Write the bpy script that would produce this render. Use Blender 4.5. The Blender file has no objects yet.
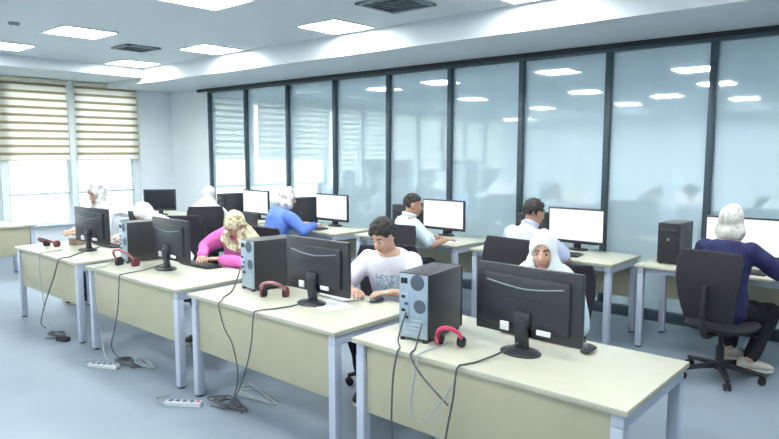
import bpy, bmesh, math, random
from mathutils import Vector, Matrix, noise, Euler
sc = bpy.context.scene
COL = sc.collection
PI = math.pi
R = math.radians
random.seed(7)

# ------------------------------------------------------------------ camera, world, exposure
cam_d = bpy.data.cameras.new('camera')
cam_d.sensor_fit = 'HORIZONTAL'
cam_d.angle = 2 * math.atan(389.5 / 640)
cam_d.clip_start = 0.05
cam = bpy.data.objects.new('camera', cam_d)
cam.location = (0, 0, 1.75)
cam.rotation_euler = (R(90 - 6.2), 0, R(41.3))
COL.objects.link(cam)
sc.camera = cam
sc.view_settings.view_transform = 'Standard'
sc.view_settings.look = 'None'
sc.view_settings.gamma = 1
sc.view_settings.use_curve_mapping = False
sc.view_settings.exposure = 0.22
LAMP = 36.0
SKY = 4.2
w = bpy.data.worlds.new('sky')
sc.world = w
w.use_nodes = True
wn = w.node_tree
bg = wn.nodes['Background']
tc = wn.nodes.new('ShaderNodeTexCoord')
sp = wn.nodes.new('ShaderNodeSeparateXYZ')
cr = wn.nodes.new('ShaderNodeValToRGB')
wn.links.new(tc.outputs['Generated'], sp.inputs[0])
wn.links.new(sp.outputs['Z'], cr.inputs[0])
cr.color_ramp.elements[0].position = 0.0
cr.color_ramp.elements[0].color = (0.92, 0.97, 1.0, 1)
cr.color_ramp.elements[1].position = 0.8
cr.color_ramp.elements[1].color = (0.82, 0.92, 1.0, 1)
wn.links.new(cr.outputs[0], bg.inputs['Color'])
bg.inputs['Strength'].default_value = SKY
try:
    sc.cycles.use_denoising = True
    sc.cycles.max_bounces = 10
    sc.cycles.transparent_max_bounces = 12
    sc.cycles.sample_clamp_indirect = 8
except Exception:
    pass

# ------------------------------------------------------------------ materials
def nodes(name):
    m = bpy.data.materials.new(name)
    m.use_nodes = True
    nt = m.node_tree
    return m, nt, nt.nodes['Principled BSDF']

def mat(name, c, rough=0.6, metal=0.0, var=0.06, scale=12.0, bump=0.0, bscale=60.0, spec=0.5, sheen=0.0, coat=0.0):
    m, nt, b = nodes(name)
    b.inputs['Roughness'].default_value = rough
    b.inputs['Metallic'].default_value = metal
    b.inputs['Specular IOR Level'].default_value = spec
    if sheen: b.inputs['Sheen Weight'].default_value = sheen
    if coat: b.inputs['Coat Weight'].default_value = coat
    co = nt.nodes.new('ShaderNodeTexCoord')
    n = nt.nodes.new('ShaderNodeTexNoise')
    n.inputs['Scale'].default_value = scale
    n.inputs['Detail'].default_value = 4
    nt.links.new(co.outputs['Object'], n.inputs['Vector'])
    r = nt.nodes.new('ShaderNodeValToRGB')
    r.color_ramp.elements[0].position = 0.3
    r.color_ramp.elements[1].position = 0.7
    r.color_ramp.elements[0].color = tuple(max(0, x * (1 - var)) for x in c) + (1,)
    r.color_ramp.elements[1].color = tuple(min(1, x * (1 + var)) for x in c) + (1,)
    nt.links.new(n.outputs['Fac'], r.inputs[0])
    nt.links.new(r.outputs[0], b.inputs['Base Color'])
    if bump:
        n2 = nt.nodes.new('ShaderNodeTexNoise')
        n2.inputs['Scale'].default_value = bscale
        nt.links.new(co.outputs['Object'], n2.inputs['Vector'])
        bp = nt.nodes.new('ShaderNodeBump')
        bp.inputs['Strength'].default_value = bump
        bp.inputs['Distance'].default_value = 0.01
        nt.links.new(n2.outputs['Fac'], bp.inputs['Height'])
        nt.links.new(bp.outputs[0], b.inputs['Normal'])
    return m

def emit(name, c, s):
    m, nt, b = nodes(name)
    b.inputs['Base Color'].default_value = c + (1,)
    b.inputs['Emission Color'].default_value = c + (1,)
    b.inputs['Emission Strength'].default_value = s
    b.inputs['Roughness'].default_value = 0.4
    return m

def stripes(name, c1, c2, period, duty, transl):
    """horizontal stripes along world z, lit from behind through a translucent fabric"""
    m, nt, b = nodes(name)
    g = nt.nodes.new('ShaderNodeNewGeometry')
    s = nt.nodes.new('ShaderNodeSeparateXYZ')
    nt.links.new(g.outputs['Position'], s.inputs[0])
    d = nt.nodes.new('ShaderNodeMath'); d.operation = 'DIVIDE'; d.inputs[1].default_value = period
    nt.links.new(s.outputs['Z'], d.inputs[0])
    f = nt.nodes.new('ShaderNodeMath'); f.operation = 'FRACT'
    nt.links.new(d.outputs[0], f.inputs[0])
    r = nt.nodes.new('ShaderNodeValToRGB')
    e = r.color_ramp.elements
    e[0].position = 0.0; e[0].color = c1 + (1,)
    e[1].position = duty; e[1].color = c2 + (1,)
    e3 = e.new(max(duty - 0.12, 0.01)); e3.color = c1 + (1,)
    e4 = e.new(0.97); e4.color = c2 + (1,)
    e5 = e.new(1.0); e5.color = c1 + (1,)
    nt.links.new(f.outputs[0], r.inputs[0])
    nt.links.new(r.outputs[0], b.inputs['Base Color'])
    b.inputs['Roughness'].default_value = 0.9
    t = nt.nodes.new('ShaderNodeBsdfTranslucent')
    nt.links.new(r.outputs[0], t.inputs['Color'])
    mx = nt.nodes.new('ShaderNodeMixShader')
    mx.inputs[0].default_value = transl
    nt.links.new(b.outputs[0], mx.inputs[1]); nt.links.new(t.outputs[0], mx.inputs[2])
    nt.links.new(mx.outputs[0], nt.nodes['Material Output'].inputs['Surface'])
    return m

def thin_glass(name):
    m, nt, b = nodes(name)
    tr = nt.nodes.new('ShaderNodeBsdfTransparent'); tr.inputs[0].default_value = (0.93, 0.97, 0.98, 1)
    gl = nt.nodes.new('ShaderNodeBsdfGlossy'); gl.inputs['Roughness'].default_value = 0.01
    fr = nt.nodes.new('ShaderNodeFresnel'); fr.inputs[0].default_value = 1.45
    mx = nt.nodes.new('ShaderNodeMixShader')
    nt.links.new(fr.outputs[0], mx.inputs[0]); nt.links.new(tr.outputs[0], mx.inputs[1]); nt.links.new(gl.outputs[0], mx.inputs[2])
    nt.links.new(mx.outputs[0], nt.nodes['Material Output'].inputs['Surface'])
    return m

def pattern(name, cols, scale, rough=0.85):
    """blotchy printed fabric"""
    m, nt, b = nodes(name)
    co = nt.nodes.new('ShaderNodeTexCoord')
    n = nt.nodes.new('ShaderNodeTexNoise'); n.inputs['Scale'].default_value = scale; n.inputs['Detail'].default_value = 2
    nt.links.new(co.outputs['Object'], n.inputs['Vector'])
    r = nt.nodes.new('ShaderNodeValToRGB'); r.color_ramp.interpolation = 'CONSTANT'
    el = r.color_ramp.elements
    ps = [0.0] + [0.36 + 0.3 * i / max(1, len(cols) - 2) for i in range(len(cols) - 1)]
    el[0].position = 0; el[0].color = cols[0] + (1,)
    el[1].position = ps[1]; el[1].color = cols[1] + (1,)
    for p, c in zip(ps[2:], cols[2:]):
        q = el.new(p); q.color = c + (1,)
    nt.links.new(n.outputs['Fac'], r.inputs[0]); nt.links.new(r.outputs[0], b.inputs['Base Color'])
    b.inputs['Roughness'].default_value = rough
    return m

def floor_mat():
    m, nt, b = nodes('vinyl_floor')
    co = nt.nodes.new('ShaderNodeTexCoord')
    n = nt.nodes.new('ShaderNodeTexNoise'); n.inputs['Scale'].default_value = 1.3; n.inputs['Detail'].default_value = 5
    nt.links.new(co.outputs['Object'], n.inputs['Vector'])
    r = nt.nodes.new('ShaderNodeValToRGB')
    r.color_ramp.elements[0].position = 0.3; r.color_ramp.elements[1].position = 0.75
    r.color_ramp.elements[0].color = (0.215, 0.270, 0.328, 1); r.color_ramp.elements[1].color = (0.26, 0.318, 0.38, 1)
    nt.links.new(n.outputs['Fac'], r.inputs[0])
    nt.links.new(r.outputs[0], b.inputs['Base Color'])
    b.inputs['Roughness'].default_value = 0.5
    b.inputs['Specular IOR Level'].default_value = 0.35
    n2 = nt.nodes.new('ShaderNodeTexNoise'); n2.inputs['Scale'].default_value = 180
    nt.links.new(co.outputs['Object'], n2.inputs['Vector'])
    bp = nt.nodes.new('ShaderNodeBump'); bp.inputs['Strength'].default_value = 0.12; bp.inputs['Distance'].default_value = 0.004
    nt.links.new(n2.outputs['Fac'], bp.inputs['Height']); nt.links.new(bp.outputs[0], b.inputs['Normal'])
    return m

def pane_mat():
    """pale frosted partition glass with faint vertical unevenness and a clear sheen"""
    m, nt, b = nodes('frosted_partition_glass')
    co = nt.nodes.new('ShaderNodeTexCoord')
    mp = nt.nodes.new('ShaderNodeMapping'); mp.inputs['Scale'].default_value = (1.6, 1.0, 0.12)
    n = nt.nodes.new('ShaderNodeTexNoise'); n.inputs['Scale'].default_value = 2.2; n.inputs['Detail'].default_value = 2
    nt.links.new(co.outputs['Object'], mp.inputs[0]); nt.links.new(mp.outputs[0], n.inputs['Vector'])
    r = nt.nodes.new('ShaderNodeValToRGB')
    r.color_ramp.elements[0].position = 0.3; r.color_ramp.elements[1].position = 0.7
    r.color_ramp.elements[0].color = (0.50, 0.67, 0.755, 1); r.color_ramp.elements[1].color = (0.56, 0.725, 0.805, 1)
    nt.links.new(n.outputs['Fac'], r.inputs[0]); nt.links.new(r.outputs[0], b.inputs['Base Color'])
    b.inputs['Roughness'].default_value = 0.035
    b.inputs['IOR'].default_value = 1.5
    gl = nt.nodes.new('ShaderNodeBsdfGlossy'); gl.inputs['Roughness'].default_value = 0.03
    gl.inputs['Color'].default_value = (0.88, 0.96, 1.0, 1)
    fr = nt.nodes.new('ShaderNodeFresnel'); fr.inputs[0].default_value = 3.3
    mx = nt.nodes.new('ShaderNodeMixShader')
    nt.links.new(fr.outputs[0], mx.inputs[0]); nt.links.new(b.outputs[0], mx.inputs[1]); nt.links.new(gl.outputs[0], mx.inputs[2])
    nt.links.new(mx.outputs[0], nt.nodes['Material Output'].inputs['Surface'])
    return m

def screen_mat():
    """a lit screen: a white page with a pale blue bar along its top"""
    m, nt, b = nodes('lit_screen')
    co = nt.nodes.new('ShaderNodeTexCoord')
    s = nt.nodes.new('ShaderNodeSeparateXYZ'); nt.links.new(co.outputs['Object'], s.inputs[0])
    n = nt.nodes.new('ShaderNodeTexNoise'); n.inputs['Scale'].default_value = 14; n.inputs['Detail'].default_value = 3
    nt.links.new(co.outputs['Object'], n.inputs['Vector'])
    r = nt.nodes.new('ShaderNodeValToRGB')
    r.color_ramp.elements[0].position = 0.4; r.color_ramp.elements[0].color = (0.84, 0.86, 0.97, 1)
    r.color_ramp.elements[1].position = 0.55; r.color_ramp.elements[1].color = (0.95, 0.97, 1.0, 1)
    nt.links.new(n.outputs['Fac'], r.inputs[0])
    nt.links.new(r.outputs[0], b.inputs['Emission Color'])
    b.inputs['Base Color'].default_value = (0.05, 0.05, 0.06, 1)
    b.inputs['Emission Strength'].default_value = 1.0
    b.inputs['Roughness'].default_value = 0.3
    return m

M = {}
M['floor'] = floor_mat()
M['ceiling'] = mat('ceiling_plaster', (0.64, 0.69, 0.715), 0.85, var=0.015, scale=2)
M['wall'] = mat('white_paint', (0.74, 0.80, 0.83), 0.8, var=0.02, scale=3)
M['pane'] = pane_mat()
M['mullion'] = mat('dark_aluminium', (0.055, 0.085, 0.105), 0.35, 0.3)
M['shadow_line'] = mat('shadow_line_black', (0.018, 0.024, 0.03), 0.5, 0.2)  # near-black colour for the shadow line along the glass head
M['frame'] = mat('white_window_frame', (0.62, 0.71, 0.74), 0.45)
M['glass'] = thin_glass('window_glass')
M['blind'] = stripes('zebra_fabric', (0.50, 0.445, 0.33), (0.90, 0.89, 0.83), 0.128, 0.40, 0.75)
M['blind_rail'] = mat('cream_metal', (0.66, 0.63, 0.5), 0.4)
M['lamp'] = emit('lamp_diffuser', (0.98, 1.0, 0.985), LAMP)
M['lamp_frame'] = mat('lamp_frame', (0.8, 0.83, 0.85), 0.4)
M['top'] = mat('cream_laminate', (0.53, 0.535, 0.435), 0.32, var=0.025, scale=9)
M['edge'] = mat('pale_edge_band', (0.46, 0.46, 0.36), 0.45, var=0.03)
M['panel'] = mat('pale_maple_panel', (0.42, 0.41, 0.29), 0.5, var=0.035, scale=6)
M['steel'] = mat('lavender_grey_steel', (0.50, 0.55, 0.66), 0.38, 0.15, var=0.02)
M['black'] = mat('black_plastic', (0.026, 0.030, 0.038), 0.38, var=0.12)
M['blackm'] = mat('matte_black_plastic', (0.014, 0.016, 0.022), 0.6, var=0.15)
M['case'] = mat('charcoal_steel_case', (0.030, 0.033, 0.037), 0.42, 0.1, var=0.1)
M['rear'] = mat('zinc_plate', (0.38, 0.47, 0.55), 0.4, 0.55, var=0.08, scale=20)
M['grille'] = mat('dark_grille', (0.10, 0.13, 0.16), 0.5, 0.4)
M['slot'] = mat('slot_cover', (0.46, 0.55, 0.62), 0.35, 0.6)
M['blueport'] = mat('blue_port', (0.05, 0.12, 0.45), 0.4)
M['screen'] = screen_mat()
M['dark_screen'] = mat('switched_off_screen', (0.012, 0.014, 0.018), 0.15)
M['whiteplast'] = mat('white_plastic', (0.78, 0.80, 0.82), 0.4)
M['greykey'] = mat('dark_keys', (0.03, 0.034, 0.04), 0.5)
M['red'] = mat('pink_red_plastic', (0.62, 0.05, 0.13), 0.4, var=0.1)
M['darkred'] = mat('dark_red_plastic', (0.16, 0.03, 0.04), 0.45, var=0.1)
M['palered'] = mat('faded_red_plastic', (0.40, 0.17, 0.18), 0.45, var=0.1)
M['foam'] = mat('black_foam', (0.02, 0.02, 0.024), 0.95, bump=0.5)
M['cable'] = mat('black_cable', (0.075, 0.084, 0.092), 0.5)
M['greycable'] = mat('grey_cable', (0.33, 0.38, 0.41), 0.5)
M['mesh'] = mat('black_mesh_fabric', (0.022, 0.021, 0.030), 0.85, bump=0.6, bscale=250)
M['cushion'] = mat('black_seat_fabric', (0.02, 0.02, 0.03), 0.95, bump=0.4, bscale=200)
M['paper'] = mat('paper', (0.80, 0.83, 0.86), 0.8)
M['skin'] = mat('skin_light', (0.60, 0.37, 0.27), 0.5, var=0.05, scale=30)
M['skin2'] = mat('skin_tan', (0.47, 0.28, 0.19), 0.5, var=0.05, scale=30)
M['hair'] = mat('dark_hair', (0.020, 0.017, 0.016), 0.55, var=0.3, scale=40, bump=0.6, bscale=120)
M['eye_white'] = mat('eye_white', (0.50, 0.48, 0.46), 0.3)
M['iris'] = mat('dark_iris', (0.03, 0.02, 0.015), 0.2)
M['brow'] = mat('dark_brow', (0.04, 0.03, 0.025), 0.8)
M['lip'] = mat('lip', (0.42, 0.17, 0.15), 0.5)
def cloth(name, c, var=0.08):
    return mat(name, c, 0.9, var=var, scale=14, bump=0.25, bscale=160, spec=0.2)
M['white_cloth'] = cloth('white_cloth', (0.83, 0.87, 0.90), 0.03)
M['tee'] = cloth('white_tshirt', (0.80, 0.83, 0.93), 0.03)
M['print'] = pattern('blue_print_ink', [(0.80, 0.83, 0.93), (0.36, 0.53, 0.72), (0.80, 0.83, 0.93), (0.38, 0.55, 0.72)], 26)
M['cyan_cloth'] = cloth('pale_cyan_cloth', (0.56, 0.70, 0.75))
M['pink_cloth'] = cloth('hot_pink_cloth', (0.78, 0.17, 0.50), 0.15)
M['floral'] = pattern('floral_scarf', [(0.30, 0.17, 0.12), (0.40, 0.40, 0.20), (0.80, 0.76, 0.58), (0.55, 0.58, 0.33), (0.82, 0.70, 0.58)], 17)
M['grey_scarf'] = pattern('grey_patterned_scarf', [(0.30, 0.29, 0.29), (0.52, 0.52, 0.50), (0.80, 0.80, 0.78), (0.62, 0.62, 0.60)], 16)
M['blue_cloth'] = cloth('royal_blue_cloth', (0.14, 0.25, 0.70), 0.15)
M['lilac_shirt'] = cloth('pale_lilac_shirt', (0.57, 0.64, 0.86), 0.05)
M['ice_shirt'] = cloth('pale_ice_shirt', (0.62, 0.76, 0.84), 0.05)
M['navy'] = cloth('navy_violet_cloth', (0.033, 0.036, 0.105), 0.25)
M['cream_scarf'] = pattern('cream_scarf', [(0.42, 0.42, 0.38), (0.58, 0.58, 0.53), (0.70, 0.71, 0.66), (0.62, 0.62, 0.57)], 22)
M['lilac_scarf'] = cloth('pale_lilac_scarf', (0.70, 0.71, 0.80), 0.06)
M['black_cloth'] = cloth('black_cloth', (0.022, 0.022, 0.03))
M['dark_trouser'] = cloth('dark_trouser', (0.03, 0.035, 0.05))
M['shoe_beige'] = mat('beige_shoe', (0.56, 0.55, 0.50), 0.7)
M['shoe_dark'] = mat('dark_shoe', (0.03, 0.03, 0.04), 0.6)
M['sole'] = mat('shoe_sole', (0.62, 0.62, 0.58), 0.7)
M['vent'] = mat('vent_grey', (0.22, 0.26, 0.28), 0.5, 0.3)

# ------------------------------------------------------------------ mesh helpers
def V(*a): return Vector(a)

def _new(bm, geom, mi, bevel=0.0, seg=2):
    vs = [g for g in geom if isinstance(g, bmesh.types.BMVert)]
    if bevel > 0:
        es = list({e for v in vs for e in v.link_edges})
        r = bmesh.ops.bevel(bm, geom=es, offset=bevel, segments=seg, profile=0.5, affect='EDGES')
        fs = list({f for v in r['verts'] for f in v.link_faces}) + r['faces']
    else:
        fs = list({f for v in vs for f in v.link_faces})
    for f in set(fs): f.material_index = mi

def box(bm, c, s, bevel=0.0, mi=0, rot=None, seg=2):
    m = Matrix.Translation(c)
    if rot is not None: m = m @ rot.to_matrix().to_4x4()
    m = m @ Matrix.Diagonal((s[0], s[1], s[2], 1))
    r = bmesh.ops.create_cube(bm, size=1, matrix=m)
    _new(bm, r['verts'], mi, bevel, seg)

def ring_faces(bm, rings, cap=True, mi=0):
    n = len(rings[0])
    for a, b in zip(rings, rings[1:]):
        for i in range(n):
            f = bm.faces.new((a[i], a[(i + 1) % n], b[(i + 1) % n], b[i])); f.material_index = mi
    if cap:
        f = bm.faces.new(list(reversed(rings[0]))); f.material_index = mi
        f = bm.faces.new(rings[-1]); f.material_index = mi

def loft(bm, secs, n=20, mi=0, cap=True, power=2.0):
    """secs: (centre, x axis, y axis, rx, ry); superellipse sections"""
    rings = []
    for c, ax, ay, rx, ry in secs:
        ring = []
        for i in range(n):
            t = 2 * PI * i / n
            ct, st = math.cos(t), math.sin(t)
            ct = math.copysign(abs(ct) ** (2 / power), ct); st = math.copysign(abs(st) ** (2 / power), st)
            ring.append(bm.verts.new(c + ax * (rx * ct) + ay * (ry * st)))
        rings.append(ring)
    ring_faces(bm, rings, cap, mi)

def frame_of(d):
    d = d.normalized()
    up = V(0, 0, 1) if abs(d.z) < 0.9 else V(0, 1, 0)
    x = up.cross(d).normalized()
    return x, d.cross(x).normalized()

def tube(bm, pts, rad, n=8, mi=0, round_ends=False):
    pts = [Vector(p) for p in pts]
    rads = rad if isinstance(rad, (list, tuple)) else [rad] * len(pts)
    secs = []
    px = None
    for i, p in enumerate(pts):
        d = (pts[min(i + 1, len(pts) - 1)] - pts[max(i - 1, 0)])
        if d.length < 1e-7: d = V(0, 0, 1)
        d.normalize()
        if px is None: x, y = frame_of(d)
        else:
            x = (px - d * px.dot(d)).normalized(); y = d.cross(x)
        px = x
        secs.append((p, x, y, rads[i], rads[i], d))
    if round_ends:
        p, x, y, r, _, d = secs[0]
        pre = [(p - d * r * math.sin(a), x, y, r * math.cos(a), r * math.cos(a), d) for a in (R(78), R(50), R(25))]
        p, x, y, r, _, d = secs[-1]
        post = [(p + d * r * math.sin(a), x, y, r * math.cos(a), r * math.cos(a), d) for a in (R(25), R(50), R(78))]
        secs = pre + secs + post
    loft(bm, [s[:5] for s in secs], n, mi)

def cap(bm, a, b, ra, rb, n=14, mi=0):
    tube(bm, [a, b], [ra, rb], n, mi, True)

def ell(bm, c, r, rot=None, mi=0, sub=2):
    m = Matrix.Translation(c)
    if rot is not None: m = m @ rot.to_4x4()
    m = m @ Matrix.Diagonal((r[0], r[1], r[2], 1))
    g = bmesh.ops.create_icosphere(bm, subdivisions=sub, radius=1, matrix=m)
    _new(bm, g['verts'], mi)

def cyl(bm, a, b, r, n=20, mi=0):
    tube(bm, [a, b], r, n, mi)

def lathe(bm, prof, c=(0, 0, 0), n=28, mi=0):
    c = Vector(c)
    rings = [[bm.verts.new(c + V(r * math.cos(2 * PI * i / n), r * math.sin(2 * PI * i / n), z)) for i in range(n)] for r, z in prof]
    ring_faces(bm, rings, True, mi)

def smooth_path(pts, k=6):
    pts = [Vector(p) for p in pts]
    out = []
    P = [pts[0]] + pts + [pts[-1]]
    for i in range(1, len(P) - 2):
        a, b, c, d = P[i - 1], P[i], P[i + 1], P[i + 2]
        for j in range(k):
            t = j / k
            out.append(0.5 * ((2 * b) + (c - a) * t + (2 * a - 5 * b + 4 * c - d) * t * t + (3 * b - a - 3 * c + d) * t ** 3))
    out.append(pts[-1])
    return out

def finish(name, me, mats, parent=None, angle=38):
    if not isinstance(mats, (list, tuple)): mats = [mats]
    if len(me.materials): me.materials.clear()
    for m in mats: me.materials.append(m)
    me.shade_smooth()
    if angle < 180: me.set_sharp_from_angle(angle=R(angle))
    o = bpy.data.objects.new(name, me)
    COL.objects.link(o)
    if parent is not None: o.parent = parent
    return o

def obj(name, bm, mats, parent=None, angle=38):
    bmesh.ops.recalc_face_normals(bm, faces=bm.faces)
    me = bpy.data.meshes.new(name)
    bm.to_mesh(me); bm.free()
    return finish(name, me, mats, parent, angle)

def remesh(bm, voxel, smooth_it=4, fac=0.5):
    bmesh.ops.recalc_face_normals(bm, faces=bm.faces)
    me = bpy.data.meshes.new('tmp')
    bm.to_mesh(me); bm.free()
    o = bpy.data.objects.new('tmp', me); COL.objects.link(o)
    r = o.modifiers.new('r', 'REMESH'); r.mode = 'VOXEL'; r.voxel_size = voxel
    s = o.modifiers.new('s', 'SMOOTH'); s.iterations = smooth_it; s.factor = fac
    dg = bpy.context.evaluated_depsgraph_get()
    out = bpy.data.meshes.new_from_object(o.evaluated_get(dg))
    bpy.data.objects.remove(o); bpy.data.meshes.remove(me)
    return out

def wrinkle(me, amp, scale, seed):
    off = V(seed * 3.1, seed * 1.7, seed * 2.3)
    nr = [v.normal.copy() for v in me.vertices]
    for v, n in zip(me.vertices, nr):
        v.co += n * amp * noise.noise(Vector((v.co.x * scale, v.co.y * scale, v.co.z * scale * 0.6)) + off)

def tag(o, label, cat, group=None, kind=None):
    o['label'] = label; o['category'] = cat
    if group: o['group'] = group
    if kind: o['kind'] = kind
    return o

def thing(name, label, cat, loc=(0, 0, 0), rotz=0.0, group=None):
    o = bpy.data.objects.new(name, None); COL.objects.link(o)
    o.empty_display_size = 0.1
    o.location = loc; o.rotation_euler = (0, 0, rotz)
    return tag(o, label, cat, group)

def struct(name, bm, mats, parent=None):
    o = obj(name, bm, mats, parent)
    if parent is None: o['kind'] = 'structure'
    return o

def copy_tree(o, parent=None):
    c = o.copy(); COL.objects.link(c)
    if parent is not None: c.parent = parent
    for ch in [x for x in bpy.data.objects if x.parent is o]:
        copy_tree(ch, c)
    return c

class Kind:
    """first use moves the prototype itself, later uses copy it"""
    def __init__(s, root): s.root = root; s.used = False
    def put(s, loc, rotz, label, group=None):
        o = copy_tree(s.root) if s.used else s.root
        s.used = True
        o.location = loc; o.rotation_euler = (0, 0, rotz); o['label'] = label
        if group: o['group'] = group
        return o

# ------------------------------------------------------------------ the room
XL, XR, YB, YG = -11.6, 2.6, -5.2, 6.68       # window wall, right wall, wall behind, glass wall
ZS, ZC = 2.85, 3.1                            # soffit, raised ceiling
bm = bmesh.new(); box(bm, ((XL + XR) / 2, (YB + YG) / 2, -0.05), (XR - XL + 0.5, YG - YB + 0.5, 0.1)); struct('floor', bm, M['floor'])

bm = bmesh.new()
ZL = 2.94
tx0, tx1, ty0, ty1 = -10.2, 1.2, -4.4, 5.42
def slab(x0, x1, y0, y1, z0, z1, b=bm): box(b, ((x0 + x1) / 2, (y0 + y1) / 2, (z0 + z1) / 2), (x1 - x0, y1 - y0, z1 - z0))
slab(XL - .2, XR + .2, YB - .2, YG + .2, ZC, ZC + 0.1)
slab(XL - .2, tx0, YB - .2, ty1, ZL, ZC)
slab(XL - .2, tx0, ty1, YG + .2, ZS, ZC)
slab(tx1, XR + .2, YB - .2, YG + .2, ZS, ZC)
slab(tx0, tx1, ty1, YG + .2, ZS, ZC)
slab(tx0, tx1, YB - .2, ty0, ZS, ZC)
struct('ceiling', bm, M['ceiling'])

# glass partition wall
mull = [-10.2, -9.12, -8.02, -6.94, -5.88, -4.84, -3.82, -2.79, -1.77, -0.77, 0.26, 1.29, 2.32]
bm = bmesh.new(); slab(XL, -10.2, YG, YG + .15, 0, ZS, bm); slab(XL, -10.2, YG - .02, YG, 0, .1, bm)
struct('wall_back', bm, M['wall'])
for i, (a, b) in enumerate(zip(mull, mull[1:] + [XR])):
    bm = bmesh.new(); box(bm, ((a + b) / 2, YG + 0.02, 1.44), (b - a, 0.012, 2.74), rot=Euler((R(-.35), 0, R(-.45))))
    struct('window_%d' % (i + 1), bm, M['pane'])
bm = bmesh.new(); slab(-10.2, XR, YG + .05, YG + .15, 0, ZS, bm); struct('wall_glass', bm, M['wall'])
for i, x in enumerate(mull):
    bm = bmesh.new(); box(bm, (x, YG, 1.43), (0.062, 0.07, 2.70), 0.006)
    struct('trim_%d' % (i + 1), bm, M['mullion'])
bm = bmesh.new()
box(bm, ((XR - 10.55) / 2, YG - 0.005, 2.825), (XR + 10.55, 0.085, 0.05), 0.006, 1)  # black strip stands in for the shadow line above the grey bar
box(bm, ((XR - 10.23) / 2, YG, 2.785), (XR + 10.23, 0.066, 0.04), 0.006, 0)
struct('trim_14', bm, [M['mullion'], M['shadow_line']])
bm = bmesh.new(); box(bm, ((XR - 10.23) / 2, YG - 0.01, 0.055), (XR + 10.23, 0.09, 0.11), 0.005); struct('baseboard_back', bm, M['mullion'])

# column in the corner by the windows
bm = bmesh.new(); slab(XL - .15, XL + .06, 6.02, YG, 0, ZS, bm); struct('trim_15', bm, M['wall'])

# window wall
wy = [5.93 - 1.11 * k for k in range(11)]     # pier centres
bm = bmesh.new()
slab(XL - .15, XL, YB, YG + .15, 0, 0.46, bm)
slab(XL - .15, XL, YB, YG + .15, 2.80, ZL, bm)
for y in wy[1:]: slab(XL - .15, XL, y - .055, y + .055, 0.46, 2.8, bm)
slab(XL - .15, XL, YB, wy[-1] - .05, 0.46, 2.8, bm)
slab(XL - .15, XL, 5.93, YG + .15, 0.46, 2.8, bm)
struct('wall_left', bm, M['wall'])
for i, (b, a) in enumerate(zip(wy, wy[1:])):
    y0, y1 = a + .055, b - (.055 if i else 0)
    bm = bmesh.new()
    xw = XL - .09
    for yy in (y0 + .02, y1 - .02): box(bm, (xw, yy, 1.63), (0.06, 0.04, 2.34), 0.004)
    for zz in (0.48, 1.0, 2.78): box(bm, (xw, (y0 + y1) / 2, zz), (0.06, y1 - y0, 0.045), 0.004)
    wo = struct('window_%d' % (20 + i), bm, M['frame'])
    bm = bmesh.new()
    for za, zb in ((0.5, 0.98), (1.02, 2.76)): box(bm, (xw, (y0 + y1) / 2, (za + zb) / 2), (0.008, y1 - y0 - .07, zb - za))
    obj('pane', bm, M['glass'], wo)
    bm = bmesh.new(); box(bm, (XL + .03, (y0 + y1) / 2, 0.475), (0.16, y1 - y0 + .1, 0.03), 0.005)
    obj('window_sill', bm, M['wall'], wo)
bm = bmesh.new(); slab(XR, XR + .15, YB, YG + .15, 0, ZS, bm); struct('wall_right', bm, M['wall'])
bm = bmesh.new(); slab(XL, XR, YB - .15, YB, 0, ZS, bm); struct('wall_front', bm, M['wall'])

# daylight portals in the window openings
pl = bpy.data.lights.new('daylight_portal', 'AREA'); pl.shape = 'RECTANGLE'; pl.size = 2.3; pl.size_y = 11.2
pl.cycles.is_portal = True
po = bpy.data.objects.new('daylight_portal', pl); po.location = (XL - .2, 0.4, 1.63); po.rotation_euler = (0, R(-90), 0); COL.objects.link(po)

# zebra blinds
def make_blind(y0, y1, zb, label):
    t = thing('roller_blind', label, 'blind', (XL + .07, (y0 + y1) / 2, 2.93), 0, 'striped blinds on the window wall')
    wd = y1 - y0
    bm = bmesh.new(); box(bm, (0, 0, -0.035), (0.07, wd, 0.07), 0.012); obj('headrail', bm, M['blind_rail'], t)
    bm = bmesh.new()
    h = 2.93 - zb - .07
    box(bm, (0, 0, -0.07 - h / 2), (0.004, wd - .02, h)); obj('blind_fabric', bm, M['blind'], t)
    bm = bmesh.new(); cyl(bm, (0, -wd / 2 + .01, -.07 - h), (0, wd / 2 - .01, -.07 - h), 0.014, 12); obj('bottom_bar', bm, M['blind_rail'], t)
    bm = bmesh.new(); tube(bm, [(0.02, wd / 2 - .025, -.06), (0.025, wd / 2 - .025, -h * .6), (0.02, wd / 2 - .03, -.06)], 0.003, 6); obj('pull_cord', bm, M['blind_rail'], t)
    return t
make_blind(4.84, 5.99, 1.58, 'striped cream blind nearest the corner column, half lowered')
make_blind(3.62, 4.73, 1.58, 'striped cream blind at the left edge of the photo, half lowered')
for k in range(2, 10):
    make_blind(wy[k + 1] + .06, wy[k] - .06, 1.58 if k % 3 else 1.3, 'striped cream blind further along the window wall, seen only in the glass reflection')

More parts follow.
